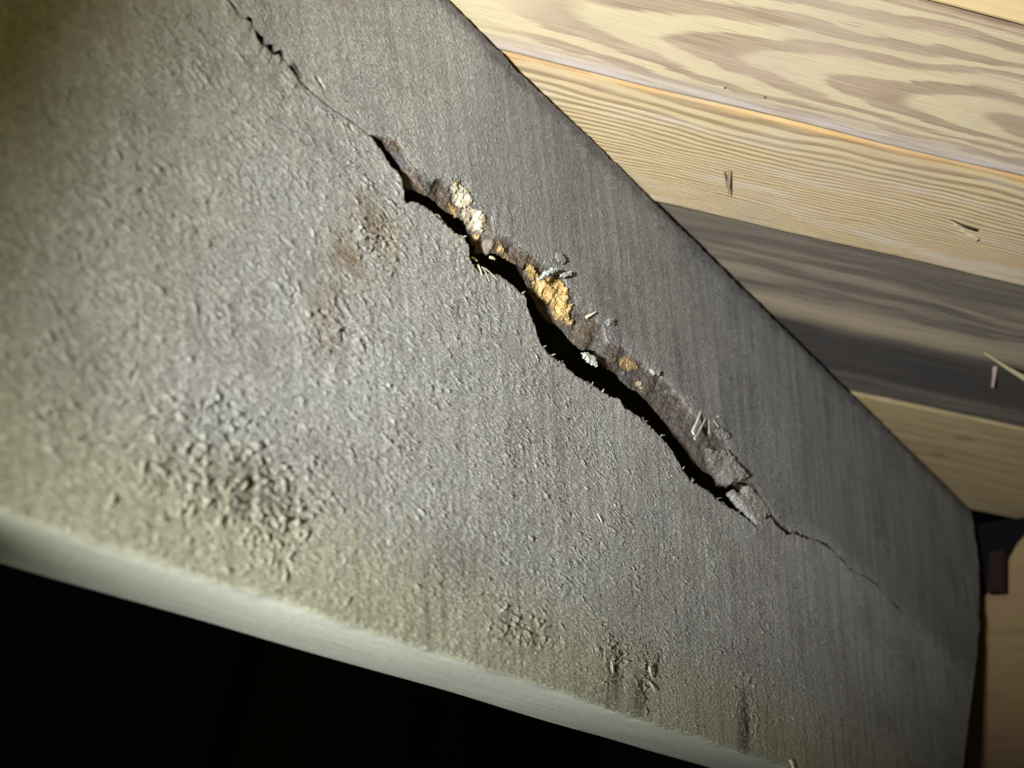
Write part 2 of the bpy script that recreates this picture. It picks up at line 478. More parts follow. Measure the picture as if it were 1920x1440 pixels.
# darker, cooler and more even above the crack
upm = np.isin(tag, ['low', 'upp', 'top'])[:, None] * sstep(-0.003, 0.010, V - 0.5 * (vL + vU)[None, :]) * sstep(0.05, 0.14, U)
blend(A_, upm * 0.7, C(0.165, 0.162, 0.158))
km_ = np.interp(U, [0.0, 0.1, 0.45], [0.42, 0.28, -0.10])
streak = perlin((Um + km_ * Vm) / 3.0, Vm / 60, 91) + 0.6 * perlin((Um + km_ * Vm) / 1.1, Vm / 35, 92)
tone *= (1 + 0.18 * np.clip(streak, -1, 1) * np.isin(tag, ['low', 'upp', 'edge'])[:, None])[..., None]
# greenish strip along the lower arris
low = np.isin(tag, ['low', 'edge'])[:, None]
g = sstep(0.064, 0.040, V + 0.006 * streak[:, :] + 0.004 * mid)
blend(A_, low * g * 0.7, C(0.335, 0.340, 0.238))
blend(A_, low * sstep(0.06, -0.01, U) * 0.35, C(0.33, 0.33, 0.21))  # yellow-green edge of the lamp's light, painted into the near-left tone
# brown stain running down from the notch
st = blob(U, V, 700, 420, 4, 8, 0.7) + 0.85 * blob(U, V, 655, 480, 4.5, 8, 0.7) + 0.5 * blob(U, V, 610, 590, 4, 11, 0.2)
blend(A_, low * st * (0.95 + 0.5 * mid), C(0.180, 0.146, 0.105))
blend(A_, low * blob(U, V, 740, 440, 1.6, 7, 0.05) * 0.6, C(0.40, 0.36, 0.26))
blend(A_, low * blob(U, V, 850, 425, 5, 2, -0.3) * 0.7, C(0.46, 0.43, 0.28))
for (px, py, a_, b_, k) in [(460, 915, 8, 6, .9), (500, 950, 5, 5, .7), (1150, 1265, 3.2, 9, 1.2), (1200, 1300, 3, 8, 1.0), (1395, 1360, 3.5, 12, 1.1), (1140, 1330, 4, 6, .8),
                            (160, 720, 4, 9, .35), (330, 830, 2, 10, .4), (950, 660, 10, 6, .25), (860, 1050, 9, 8, .4), (1000, 1190, 2.5, 5, .5), (950, 1175, 2, 5, .5), (1290, 1180, 3, 12, .3)]:
    sm_ = sstep(-0.30, 0.45, fine * 0.6 + streak * 0.7 + 0.25)
    blend(A_, low * np.clip(blob(U, V, px, py, a_, b_) * k, 0, 1) * sm_, C(0.075, 0.058, 0.046))
s2_ = perlin((Um + km_ * Vm) / 2.0, Vm / 30, 93) + 0.5 * fine
blend(A_, low * sstep(0.080, 0.045, V) * sstep(0.15, 0.75, s2_) * sstep(0.02, 0.10, U) * 0.5, C(0.140, 0.130, 0.090))
# shade under the boards, painted dark along the top edge
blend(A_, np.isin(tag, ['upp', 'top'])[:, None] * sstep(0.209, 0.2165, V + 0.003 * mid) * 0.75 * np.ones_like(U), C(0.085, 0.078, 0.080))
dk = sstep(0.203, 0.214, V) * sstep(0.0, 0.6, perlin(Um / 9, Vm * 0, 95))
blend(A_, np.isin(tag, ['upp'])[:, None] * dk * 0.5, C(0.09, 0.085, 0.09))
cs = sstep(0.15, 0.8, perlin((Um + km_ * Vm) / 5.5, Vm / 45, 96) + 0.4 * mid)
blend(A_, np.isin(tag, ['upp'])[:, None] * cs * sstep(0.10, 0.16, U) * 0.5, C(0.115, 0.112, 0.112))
# pale underside
ur = np.isin(tag, ['under'])[:, None] * np.ones_like(U)
ul = perlin(Um / 30, Y * 1000 / 1.6, 97)
blend(A_, ur, C(0.50, 0.515, 0.44)); tone *= (1 + ur * 0.12 * np.clip(ul, -1, 1))[..., None]
blend(A_, ur * sstep(0.08, 0.0, U) * 0.6, C(0.40, 0.40, 0.28))  # same olive lamp tint painted onto the near underside
# torn bevel
br = R['bevel']
tb = np.zeros((len(br), nc, 3)); tb[:] = C(0.150, 0.120, 0.098)
def mixb(k, c):
    k = np.clip(k, 0, 1)[..., None]; tb[:] = tb * (1 - k) + c * k
nb = fbm(bu / 7, bv / 4, 101, 3); nb2 = fbm(bu / 2.2, bv / 1.2, 104, 3)
mixb(sstep(0.0, 0.6, nb) * 0.8, C(0.118, 0.116, 0.130))
mixb(sstep(0.1, 0.7, -nb) * 0.8, C(0.175, 0.120, 0.080))
mixb(sstep(0.2, 0.8, nb2) * 0.5, C(0.21, 0.185, 0.15))
mixb(sstep(0.2, 0.8, -nb2) * 0.5, C(0.075, 0.062, 0.055))
mixb(sstep(0.150, 0.175, U[br]) * 0.5, C(0.105, 0.092, 0.085))
mixb(blob(U[br], V[br], 1290, 850, 3.5, 4) * 0.7, C(0.25, 0.15, 0.07))
mixb((1 - sstep(0.0, 0.25, np.linspace(1, 0, NBV)))[:, None] * np.ones((1, nc)) * 0.5, C(0.20, 0.19, 0.175))
tb *= 0.72 * (1 + 0.2 * np.clip(nb2, -1, 1))[..., None]
kface = 1 - sstep(0.0, 0.26 + 0.25 * np.clip(nb, -0.8, 1), np.linspace(1, 0, NBV)[:, None])
tb = tb * (1 - 0.8 * kface[..., None]) + 0.8 * kface[..., None] * tone[br] * 0.85
tone[br] = tb * sstep(0.0002, 0.001, bw)[None, :, None] + tone[br] * (1 - sstep(0.0002, 0.001, bw))[None, :, None]
vd = R['void']
tone[vd] = C(0.040, 0.028, 0.012)  # near-black walls: shade inside the crack put into the tone

# ---- slanting cut at the far end
xe = np.interp(V, [0.03, 0.0574, 0.10, 0.14, 0.18, 0.217], [0.418, 0.447, 0.480, 0.508, 0.526, 0.5285]) + 0.0015 * perlin(Vm / 9, Um * 0, 111)
Uc = np.minimum(U, xe)
P = np.stack([Uc, Y - H, V + Zoff], -1)

beam = empty('cracked_beam', (0.1, 0.019, ZB), 'weathered grey timber beam with a long dark crack running along its face', 'beam')
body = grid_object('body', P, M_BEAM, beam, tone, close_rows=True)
print('beam verts', P.shape[0] * P.shape[1])

# surface of the torn bevel, for things that sit on it
def bevel_depth(x, v):
    b = np.interp(x, xs, vB); u_ = np.interp(x, xs, vU); d = np.interp(x, xs, dB)
    t = np.clip((u_ - v) / np.maximum(u_ - b, 1e-5), -0.2, 1.15)
    ji = np.clip(np.searchsorted(xs, x), 0, nc - 1); ri = np.clip(((1 - t) * NBV).astype(int), 0, NBV - 1)
    return np.where(t > 0, t * d - H[R['bevel'][0] + ri, ji], 0.0)

def to_surface(pts):
    """outline measured on the photograph, carried to where the sight line meets the bevel"""
    a = np.array(pts, float); P = on_face(a[:, 0], a[:, 1])
    for k in range(6):
        d = bevel_depth(P[:, 0], P[:, 2])
        r = ray(a[:, 0], a[:, 1]); t = (d - CAM[1]) / r[:, 1]
        P = CAM + r * t[:, None]
    return P

def inside_dist(poly, X, Z):
    n = len(poly); inside = np.zeros(X.shape, bool); dist = np.full(X.shape, 1e9)
    for i in range(n):
        x0, z0 = poly[i]; x1, z1 = poly[(i + 1) % n]
        cond = ((z0 > Z) != (z1 > Z)) & (X < (x1 - x0) * (Z - z0) / (z1 - z0 + 1e-12) + x0)
        inside ^= cond
        dx, dz = x1 - x0, z1 - z0
        t = np.clip(((X - x0) * dx + (Z - z0) * dz) / (dx * dx + dz * dz + 1e-15), 0, 1)
        dist = np.minimum(dist, np.hypot(X - x0 - t * dx, Z - z0 - t * dz))
    return inside, dist

def chunk(name, pts, thick, tones, parent, mat=None, seed=0, rough=0.5, lift=0.0, step=0.00018, edge=0.0012, free=False, label=None):
    """a lump of torn wood lying on the bevel: top skin with thickness falling to a ragged rim, closed behind"""
    S = to_surface(pts) if not free else on_face(np.array(pts, float)[:, 0], np.array(pts, float)[:, 1], lift)
    poly = S[:, [0, 2]]
    x0, z0 = poly.min(0) - 0.0006; x1, z1 = poly.max(0) + 0.0006
    X, Z = np.meshgrid(np.arange(x0, x1, step), np.arange(z0, z1, step))
    wx = X + 0.0006 * fbm(X * 1000 / 1.1, Z * 1000 / 1.1, seed + 1, 2); wz = Z + 0.0006 * fbm(X * 1000 / 1.1, Z * 1000 / 1.1, seed + 2, 2)
    ins, dist = inside_dist(poly, wx, wz)
    prof = np.sqrt(np.clip(np.where(ins, dist, 0) / edge, 0, 1))
    nz = fbm(X * 1000 / 3.0, Z * 1000 / 2.4, seed + 3, 3) * 0.6 + fbm(X * 1000 / 0.8, Z * 1000 / 0.5, seed + 6, 2) * 0.35
    base = np.full(X.shape, lift) if free else bevel_depth(X, Z)
    top = base - (thick * prof * (1 + 0.0 * nz) + rough * 0.001 * nz * prof) + (0 if free else 0.0003)
    Pg = np.stack([X, top, Z], -1)
    kf = ins[:-1, :-1] & ins[1:, :-1] & ins[:-1, 1:] & ins[1:, 1:]
    k = sstep(-0.5, 0.6, fbm(X * 1000 / 2.2, Z * 1000 / 1.8, seed + 11, 3))[..., None]
    k2 = sstep(0.0, 0.8, fbm(X * 1000 / 0.9, Z * 1000 / 0.9, seed + 15, 2))[..., None]
    t = C(*tones[0]) * (1 - k) + C(*tones[1]) * k
    t = t * (1 - 0.85 * k2) + C(*tones[2]) * 0.85 * k2
    if not free:
        rim = sstep(0.0, 0.0013, dist + 0.0005 * perlin(X * 1000 / 1.0, Z * 1000 / 1.0, seed + 21))[..., None]
        t = t * rim + (0.55 * t + 0.45 * C(0.085, 0.062, 0.045)) * 0.62 * (1 - rim)
    back = np.stack([X, base + 0.0012 * (0.25 if free else 1), Z], -1)
    nr, ncg = X.shape
    # both skins in one mesh
    me_top = grid_object(name, Pg, mat or M_FRESH, parent, t, keep=kf)
    if free:
        bmm = bmesh.new(); bmm.from_mesh(me_top.data)
        geom = bmesh.ops.extrude_face_region(bmm, geom=bmm.faces[:])
        vs_ = [g for g in geom['geom'] if isinstance(g, bmesh.types.BMVert)]
        for v in vs_: v.co.y = lift + thick * 0.6
        bmm.to_mesh(me_top.data); bmm.free()
    if label: me_top['label'] = label
    return me_top

CREAM = [(0.34, 0.285, 0.195), (0.48, 0.45, 0.385), (0.15, 0.11, 0.07)]
YELLOW = [(0.35, 0.235, 0.085), (0.41, 0.31, 0.15), (0.15, 0.095, 0.04)]
TAN = [(0.27, 0.18, 0.085), (0.22, 0.155, 0.09), (0.15, 0.10, 0.06)]
GREYS = [(0.20, 0.19, 0.18), (0.26, 0.25, 0.24), (0.13, 0.11, 0.10)]
BROWN = [(0.17, 0.13, 0.10), (0.13, 0.115, 0.12), (0.22, 0.17, 0.12)]
PALE = [(0.32, 0.32, 0.31), (0.38, 0.38, 0.36), (0.22, 0.22, 0.21)]

chunk('exposed_wood', [(843,338),(862,338),(874,352),(884,366),(888,380),(876,392),(862,396),(852,386),(846,374)], 0.0009, CREAM, beam, seed=200, label='whitish cream lump of exposed wood at the upper end of the tear')
chunk('exposed_wood', [(840,380),(850,384),(858,394),(858,408),(852,406),(842,394)], 0.0008, YELLOW, beam, seed=215)
chunk('exposed_wood', [(862,394),(876,386),(892,388),(906,398),(914,412),(918,428),(914,438),(898,442),(884,434),(872,420),(862,408)], 0.0009, CREAM, beam, seed=230)
chunk('exposed_wood', [(886,436),(902,442),(914,440),(912,456),(908,470),(899,473),(890,463),(882,455)], 0.0010, [(0.46,0.36,0.18),(0.44,0.33,0.18),(0.30,0.20,0.10)], beam, seed=245)
chunk('exposed_wood', [(908,442),(926,444),(930,458),(926,474),(912,477),(902,474)], 0.0009, BROWN, beam, seed=255)
chunk('exposed_wood', [(932,446),(939,446),(940,456),(946,470),(955,482),(958,492),(952,488),(944,481),(928,475),(932,464)], 0.0008, YELLOW, beam, seed=260)
chunk('exposed_wood', [(980,490),(992,492),(1002,506),(1014,518),(1030,518),(1050,522),(1060,528),(1066,545),(1064,566),(1072,572),(1070,586),(1066,594),(1076,606),(1068,613),(1056,608),(1042,598),(1032,586),(1028,572),(1018,568),(1008,560),(1002,545),(994,530),(988,515),(984,505)], 0.0012, YELLOW, beam, seed=275, rough=1.0, label='large ragged patch of golden yellow exposed wood')
chunk('exposed_wood', [(1160,668),(1176,666),(1190,676),(1200,687),(1194,697),(1178,698),(1164,692),(1158,680)], 0.0006, TAN, beam, seed=290, label='small tan knot of exposed wood above the crack')
chunk('exposed_wood', [(1190,714),(1200,714),(1203,722),(1208,726),(1204,731),(1195,728),(1190,722)], 0.0008, [(0.46,0.39,0.24),(0.50,0.44,0.30),(0.36,0.27,0.14)], beam, seed=300)

# loose flakes of weathered wood
chunk('flake', [(1365,926),(1374,919),(1379,925),(1391,925),(1393,915),(1401,911),(1409,918),(1422,931),(1433,948),(1443,964),(1432,972),(1440,984),(1426,992),(1412,986),(1397,966),(1379,943)], 0.0016, [(0.27,0.26,0.25),(0.30,0.29,0.28),(0.22,0.21,0.20)], beam, M_BEAM, seed=320, rough=0.35, lift=0.0012, free=True, edge=0.0018, label='loose grey flake bridging the lower end of the crack')
chunk('flake', [(1316,842),(1326,840),(1332,845),(1342,841),(1358,842),(1370,850),(1376,862),(1388,880),(1400,894),(1392,904),(1374,905),(1362,914),(1350,908),(1336,890),(1322,882),(1318,862)], 0.0030, [(0.15,0.14,0.13),(0.19,0.18,0.17),(0.11,0.095,0.09)], beam, M_BEAM, seed=340, rough=0.6, edge=0.0015, label='dark torn flap lifting beside the crack')
chunk('flake', [(1340,806),(1348,801),(1358,804),(1366,812),(1368,822),(1356,828),(1344,824)], 0.0012, GREYS, beam, M_BEAM, seed=350, rough=0.3)
chunk('flake', [(1088,660),(1096,662),(1104,662),(1115,669),(1121,689),(1110,684),(1098,675)], 0.0007, [(0.36,0.38,0.34),(0.42,0.43,0.39),(0.28,0.28,0.25)], beam, M_SPL, seed=360, rough=0.25, lift=0.0006, free=True, edge=0.0008, label='pale flake hanging into the crack')
chunk('flake', [(1008,527),(1014,517),(1022,509),(1034,503),(1048,505),(1042,512),(1030,517),(1018,522)], 0.0009, [(0.34,0.37,0.39),(0.42,0.44,0.45),(0.28,0.30,0.32)], beam, M_SPL, seed=370, rough=0.25, lift=-0.0012, free=True, edge=0.0007, label='blue-grey flake over the yellow patch')
chunk('flake', [(1046,518),(1056,512),(1073,509),(1072,516),(1060,520)], 0.0007, PALE, beam, M_SPL, seed=380, rough=0.2, lift=-0.0008, free=True, edge=0.0006)
chunk('flake', [(1039,478),(1048,474),(1058,480),(1062,490),(1054,495),(1044,490)], 0.0006, GREYS, beam, M_BEAM, seed=385, rough=0.2, lift=-0.0004, free=True, edge=0.0008)
chunk('flake', [(1216,690),(1226,694),(1240,696),(1236,703),(1224,704)], 0.0008, [(0.25,0.24,0.23),(0.31,0.30,0.28),(0.18,0.17,0.16)], beam, M_SPL, seed=390, rough=0.3, lift=-0.0004, free=True, edge=0.0006)
chunk('flake', [(1134,604),(1142,596),(1152,600),(1150,610),(1140,612)], 0.0007, GREYS, beam, M_BEAM, seed=395, rough=0.3, lift=-0.0003, free=True, edge=0.0006)

def stick(name, p0, p1, w0, w1, d0, d1, tone_, parent=beam, bend=0.0, mat=None, seg=5):
    """flat tapering splinter between two measured points, standing d0/d1 metres in front of (-) the face"""
    a = on_face(float(p0[0]), float(p0[1]), d0); b = on_face(float(p1[0]), float(p1[1]), d1)
    ax = Vector(b - a); n = Vector((0, -1, 0)); side = ax.cross(n).normalized()
    bm = bmesh.new(); rings = []
    for k in range(seg + 1):
        t = k / seg
        c_ = Vector(a) + ax * t + side * bend * math.sin(t * math.pi) + n * 0.0002 * math.sin(t * 3.1)
        w = w0 * (1 - t) + w1 * t; w *= random.uniform(0.85, 1.15)
        hgt = w * 0.45
        rings.append([bm.verts.new(c_ + side * w * x_ + n * hgt * y_) for x_, y_ in ((-.5, -.4), (-.35, .45), (.3, .5), (.5, -.3))])
    for k in range(seg):
        for q in range(4):
            bm.faces.new((rings[k][q], rings[k][(q + 1) % 4], rings[k + 1][(q + 1) % 4], rings[k + 1][q]))
    bm.faces.new(rings[0]); bm.faces.new(rings[-1][::-1])
    return bm_object(name, bm, mat or M_SPL, parent, tone_, smooth=False)

WH = (0.46, 0.46, 0.44)
stick('splinter', (1315, 770), (1299, 812), 0.0010, 0.0019, 0.0002, -0.0024, WH)
stick('splinter', (1326, 780), (1302, 823), 0.0005, 0.0011, 0.0002, -0.0024, WH)
stick('splinter', (1329, 782), (1329, 814), 0.0003, 0.0005, 0.0001, -0.0006, (0.34, 0.33, 0.31))
stick('splinter', (1334, 786), (1347, 800), 0.0003, 0.0006, 0.0001, -0.0006, (0.36, 0.35, 0.33))
stick('splinter', (1341, 780), (1349, 782), 0.0004, 0.0005, 0.0001, -0.0005, (0.36, 0.35, 0.33))
stick('splinter', (1099, 595), (1117, 585), 0.0010, 0.0006, 0.0004, -0.0006, (0.56, 0.50, 0.42))
stick('splinter', (884, 482), (894, 490), 0.0008, 0.0007, 0.002, 0.001, (0.60, 0.50, 0.26))
stick('splinter', (896, 496), (904, 517), 0.0009, 0.0004, 0.001, -0.0003, (0.46, 0.42, 0.30))
stick('splinter', (904, 500), (918, 528), 0.0004, 0.0003, 0.0005, -0.0005, (0.36, 0.33, 0.26))
stick('splinter', (908, 502), (934, 526), 0.0004, 0.0003, 0.0003, -0.0005, (0.34, 0.31, 0.24))
stick('splinter', (918, 482), (928, 486), 0.0009, 0.0006, 0.003, 0.0025, (0.40, 0.36, 0.28))
stick('splinter', (1228, 1226), (1220, 1244), 0.0007, 0.0007, -0.0004, -0.0016, (0.20, 0.19, 0.17))
stick('splinter', (1218, 1248), (1224, 1272), 0.0012, 0.0008, -0.0012, -0.0006, (0.30, 0.29, 0.23), bend=0.0004)
stick('splinter', (1216, 1276), (1228, 1296), 0.0007, 0.0006, -0.0002, -0.0009, (0.34, 0.32, 0.26))
stick('splinter', (1147, 1240), (1149, 1262), 0.0008, 0.0006, -0.0002, -0.0006, (0.26, 0.25, 0.21))
stick('splinter', (1120, 962), (1128, 980), 0.0007, 0.0004, 0.0002, -0.0006, (0.40, 0.39, 0.36))
stick('splinter', (1482, 1424), (1488, 1442), 0.0018, 0.0016, -0.0002, -0.0008, (0.34, 0.34, 0.24))
lipx = [i_ for i_, p_ in enumerate(L_PX) if 742 < p_[0] < 1400]
for k_ in range(22):
    i_ = random.choice(lipx); x_, y_ = L_PX[i_]
    a_ = random.uniform(-2.6, 0.2); l_ = random.uniform(5, 12)
    g_ = random.uniform(0.20, 0.32)
    stick('splinter', (x_ - 2 * math.cos(a_), y_ + 3), (x_ + l_ * math.cos(a_), y_ + l_ * 0.8 * math.sin(a_)), 0.0006, 0.00025, 0.0004, random.uniform(-0.0008, 0.0004), (g_, g_ * 0.98, g_ * 0.9), bend=random.uniform(-.0003, .0003))

# ------------------------------------------------------------------ boards overhead
AL = math.radians(36)
DS = np.array([math.cos(AL), -math.sin(AL), 0.0]); DQ = np.array([math.sin(AL), math.cos(AL), 0.0])
def sq(px, py):
    P = on_level(float(px), float(py), ZT)
    return float(P @ DS), float(P @ DQ)

CREAMW = (0.405, 0.345, 0.225); BANDW = (0.212, 0.150, 0.110)

def wood_wear(t, c, s, q, amt=1.0):
    """fine fibres, pores and handling dirt over the growth rings"""
    f1 = t.noise(t.vec(t.mul(s, 0.045), t.mul(q, 1.9)), 1.0, 4, 0.7)
    f2 = t.noise(t.vec(t.mul(s, 0.5), t.mul(q, 3.0)), 1.0, 2, 0.5)
    d1 = t.noise(t.vec(t.mul(s, 0.02), t.mul(q, 0.06), 4.0), 1.0, 4, 0.6)
    c = t.mix(t.mul(t.ss(0.50, 0.72, f1), 0.42 * amt), c, (0.20, 0.145, 0.095))
    c = t.mix(t.mul(t.ss(0.52, 0.70, t.sub(1.0, f1)), 0.30 * amt), c, (0.50, 0.445, 0.335))
    c = t.mix(t.mul(t.ss(0.66, 0.78, f2), 0.45 * amt), c, (0.16, 0.11, 0.07))
    return t.mix(t.mul(t.ss(0.48, 0.72, d1), 0.38 * amt), c, (0.30, 0.255, 0.20))

def plank_cathedral():
    t = NT('plank_cathedral_grain'); obj, (s, q, z) = t.coords()
    wv = t.noise(t.vec(t.mul(s, 0.02), t.mul(q, 0.10)), 1.0, 3)
    wf = t.noise(t.vec(t.mul(s, 0.05), t.mul(q, 0.5)), 1.0, 3)
    dq = t.add(t.sub(q, 42.5), t.add(t.mul(t.sub(wv, 0.5), 9.0), t.add(t.mul(t.sub(wf, 0.5), 2.4), t.mul(t.sub(t.noise(t.vec(t.mul(s, 0.035), t.mul(q, 1.4)), 1.0, 3, 0.6), 0.5), 2.6))))
    a = t.add(t.mul(t.math('MAXIMUM', dq, 0.0), 1 / 3.5), t.mul(t.math('MINIMUM', dq, 0.0), 1 / 5.2))
    d = t.math('MAXIMUM', t.mul(t.sub(315.0, s), 1 / 56.0), 0.0)
    ph = t.math('SQRT', t.add(t.mul(a, a), t.mul(d, d)))
    ph = t.add(ph, t.mul(t.sub(t.noise(t.vec(t.mul(s, 0.012), t.mul(q, 0.05)), 1.0, 2), 0.5), 0.9))
    fr = t.math('FRACT', t.add(ph, 0.50))
    up_ = t.ss(0.26, 0.42, fr); dn = t.sub(1.0, t.ss(0.82, 0.90, fr))
    k = t.mul(up_, dn)
    fib = t.noise(t.vec(t.mul(s, 0.06), t.mul(q, 2.2)), 1.0, 4, 0.6)
    k = t.mul(k, t.mad(t.sub(fib, 0.5), 0.9, 0.86))
    k = t.mul(k, t.ss(72.0, 108.0, t.add(s, t.mul(dq, 0.9))))
    k = t.mul(k, t.mad(t.ss(0.3, 0.7, t.noise(t.vec(t.mul(s, 0.02), t.mul(q, 0.35), 9.0), 1.0, 3)), 0.40, 0.66))
    c = t.mix(k, CREAMW, BANDW)
    c = t.mix(t.mul(t.ss(0.45, 0.75, wv), 0.35), c, (0.38, 0.28, 0.25))
    lil = t.mul(t.ss(56.0, 58.5, t.add(q, t.mul(t.sub(wf, 0.5), 3.0))), t.mad(t.ss(0.35, 0.65, t.noise(t.vec(t.mul(s, 0.03), t.mul(q, 0.6)), 1.0, 2)), 0.6, 0.35))
    c = t.mix(lil, c, (0.38, 0.33, 0.32))  # arris highlight, painted as a lilac strip along the plank edge
    lin2 = t.mul(t.band(56.2, 0.5, 0.6, t.add(q, t.mul(t.sub(wf, .5), 1.5))), 0.5)
    c = t.mix(lin2, c, (0.27, 0.22, 0.20))
    for (px, py, r_) in ((1435, 188, 0.7), (1360, 170, 0.6)):
        s0, q0 = [v * 1000 for v in sq(px, py)]
        dd = t.math('SQRT', t.add(t.math('POWER', t.sub(s, s0), 2.0), t.math('POWER', t.sub(q, q0), 2.0)))
        c = t.mix(t.sub(1.0, t.ss(r_ * 0.5, r_ * 1.2, dd)), c, (0.09, 0.06, 0.04))
    c = wood_wear(t, c, s, q)
    t.base(c, 0.70, 0.22)
    t.bump(t.add(t.mul(fib, 0.6), t.mul(k, -0.4)), 0.00014, 0.9)
    return t.mat

def plank_dense():
    t = NT('plank_dense_grain'); obj, (s, q, z) = t.coords()
    wv = t.noise(t.vec(t.mul(s, 0.014), t.mul(q, 0.05)), 1.0, 2)
    wf = t.noise(t.vec(t.mul(s, 0.05), t.mul(q, 0.4)), 1.0, 3)
    qq = t.add(t.sub(q, 61.0), t.add(t.mul(t.sub(wv, 0.5), 9.0), t.mul(t.sub(wf, 0.5), 1.0)))
    qq = t.math('MAXIMUM', t.add(qq, 4.0), 0.0)
    ph = t.mul(t.math('POWER', qq, 1.75), 0.029)
    fr = t.math('FRACT', ph)
    k = t.mul(t.ss(0.25, 0.6, fr), t.sub(1.0, t.ss(0.78, 0.98, fr)))
    fib = t.noise(t.vec(t.mul(s, 0.05), t.mul(q, 2.6)), 1.0, 4, 0.6)
    k = t.mul(k, t.mad(t.sub(fib, 0.5), 1.2, 0.85))
    c = t.mix(k, (0.43, 0.345, 0.205), (0.20, 0.138, 0.08))
    c = t.mix(t.mul(t.ss(0.5, 0.72, t.noise(t.vec(t.mul(s, 0.012), t.mul(q, 0.12)), 1.0, 3)), 0.6), c, (0.43, 0.39, 0.36))
    c = t.mix(t.mul(t.ss(0.52, 0.70, t.noise(t.vec(t.mul(s, 0.02), t.mul(q, 0.25), 3.0), 1.0, 3)), 0.6), c, (0.36, 0.25, 0.18))
    org = t.mul(t.sub(1.0, t.ss(62.0, 64.8, t.add(q, t.mul(t.sub(wf, 0.5), 4.0)))), t.mad(t.ss(0.35, 0.65, t.noise(t.vec(t.mul(s, 0.018), 0.0, 7.0), 1.0, 2)), 0.5, 0.3))
    c = t.mix(org, c, (0.44, 0.26, 0.09))
    c = wood_wear(t, c, s, q)
    t.base(c, 0.70, 0.22)
    t.bump(t.add(t.mul(fib, 0.5), t.mul(k, 0.7)), 0.00016, 0.9)
    return t.mat

def plank_grey():
    t = NT('plank_grey_weathered'); obj, (s, q, z) = t.coords()
    wv = t.noise(t.vec(t.mul(s, 0.010), t.mul(q, 0.05)), 1.0, 2)
    qq = t.add(q, t.mul(t.sub(wv, 0.5), 14.0))
    b1 = t.noise(t.vec(t.mul(s, 0.009), t.mul(qq, 0.20)), 1.0, 4, 0.6)
    b2 = t.noise(t.vec(t.mul(s, 0.022), t.mul(qq, 0.9)), 1.0, 5, 0.68)
    c = t.mix(t.ss(0.40, 0.62, b1), (0.080, 0.069, 0.058), (0.165, 0.135, 0.105))
    c = t.mix(t.mul(t.ss(0.54, 0.70, b2), 0.65), c, (0.26, 0.22, 0.165))
    c = t.mix(t.mul(t.sub(1.0, t.ss(118.0, 140.0, t.add(qq, t.mul(t.sub(b1, .5), 30.0)))), 0.6), c, (0.085, 0.071, 0.060))
    c = t.mix(t.mul(t.ss(0.46, 0.34, b2), 0.6), c, (0.060, 0.052, 0.052))
    dkm = t.mul(t.ss(163.0, 172.0, t.add(qq, t.mul(t.sub(b2, .5), 8.0))), t.sub(1.0, t.mul(t.ss(196.0, 204.0, qq), 0.45)))
    c = t.mix(t.mul(dkm, 0.90), c, (0.028, 0.026, 0.027))
    warm = t.mul(t.ss(150.0, 158.0, qq), t.sub(1.0, t.ss(161.0, 169.0, qq)))
    c = t.mix(t.mul(warm, 0.6), c, (0.27, 0.22, 0.15))
    t.base(c, 0.75, 0.25)
    t.bump(b2, 0.0003, 0.8)
    return t.mat

def plank_tan(name='plank_tan', a=(0.27, 0.215, 0.115), b=(0.20, 0.15, 0.08), knots=True):
    t = NT(name); obj, (s, q, z) = t.coords()
    wv = t.noise(t.vec(t.mul(s, 0.014), t.mul(q, 0.06)), 1.0, 2)
    b1 = t.noise(t.vec(t.mul(s, 0.010), t.add(t.mul(q, 0.22), t.mul(wv, 2.0))), 1.0, 4, 0.6)
    c = t.mix(t.ss(0.38, 0.62, b1), a, b)
    if knots:
        for (px, py, r_) in ((1808, 832, 4.0), (1760, 862, 3.0)):
            s0, q0 = [v * 1000 for v in sq(px, py)]
            dd = t.math('SQRT', t.add(t.math('POWER', t.mul(t.sub(s, s0), 0.5), 2.0), t.math('POWER', t.sub(q, q0), 2.0)))
            c = t.mix(t.mul(t.sub(1.0, t.ss(r_ * 0.3, r_ * 1.2, dd)), 0.8), c, (0.15, 0.09, 0.06))
    if knots: c = wood_wear(t, c, s, q, 0.7)
    t.base(c, 0.7, 0.25)
    t.bump(b1, 0.0002, 0.7)
    return t.mat

ceiling = empty('board_ceiling', (0.25, 0.0, ZT + 0.012), 'diagonal pale and grey boards overhead resting on the beam', 'ceiling')
def plank(q0, q1, dz, mat, label, s0=-0.30, s1=0.78, th_=0.019):
    bm = bmesh.new()
    n = 120; r = 0.0010
    prof = [(q0, r), (q0 + r * .3, r * .3), (q0 + r, 0), (q1 - r, 0), (q1 - r * .3, r * .3), (q1, r), (q1, th_), (q0, th_)]
    rings = []
    for k in range(n + 1):
        s_v = s0 + (s1 - s0) * k / n
        wob = 0.00025 * math.sin(s_v * 70 + q0 * 400) + random.uniform(-1, 1) * 0.00005
        rings.append([bm.verts.new((s_v, qq + (wob if i < 6 else 0), zz + dz)) for i, (qq, zz) in enumerate(prof)])
    for k in range(n):
        for i in range(8):
            bm.faces.new((rings[k][i], rings[k][(i + 1) % 8], rings[k + 1][(i + 1) % 8], rings[k + 1][i]))
    bm.faces.new(rings[0]); bm.faces.new(rings[-1][::-1])
    o = bm_object('plank', bm, mat, None, None, smooth=False)
    mw = Matrix.Identity(4)
    for r_ in range(3):
        mw[r_][0] = DS[r_]; mw[r_][1] = DQ[r_]
    mw[2][2] = 1.0; mw[2][3] = ZT + 0.0013
    o.parent = ceiling
    o.matrix_parent_inverse = Matrix.Translation(-ceiling.location)
    o.matrix_basis = mw
    o['label'] = label
    return o

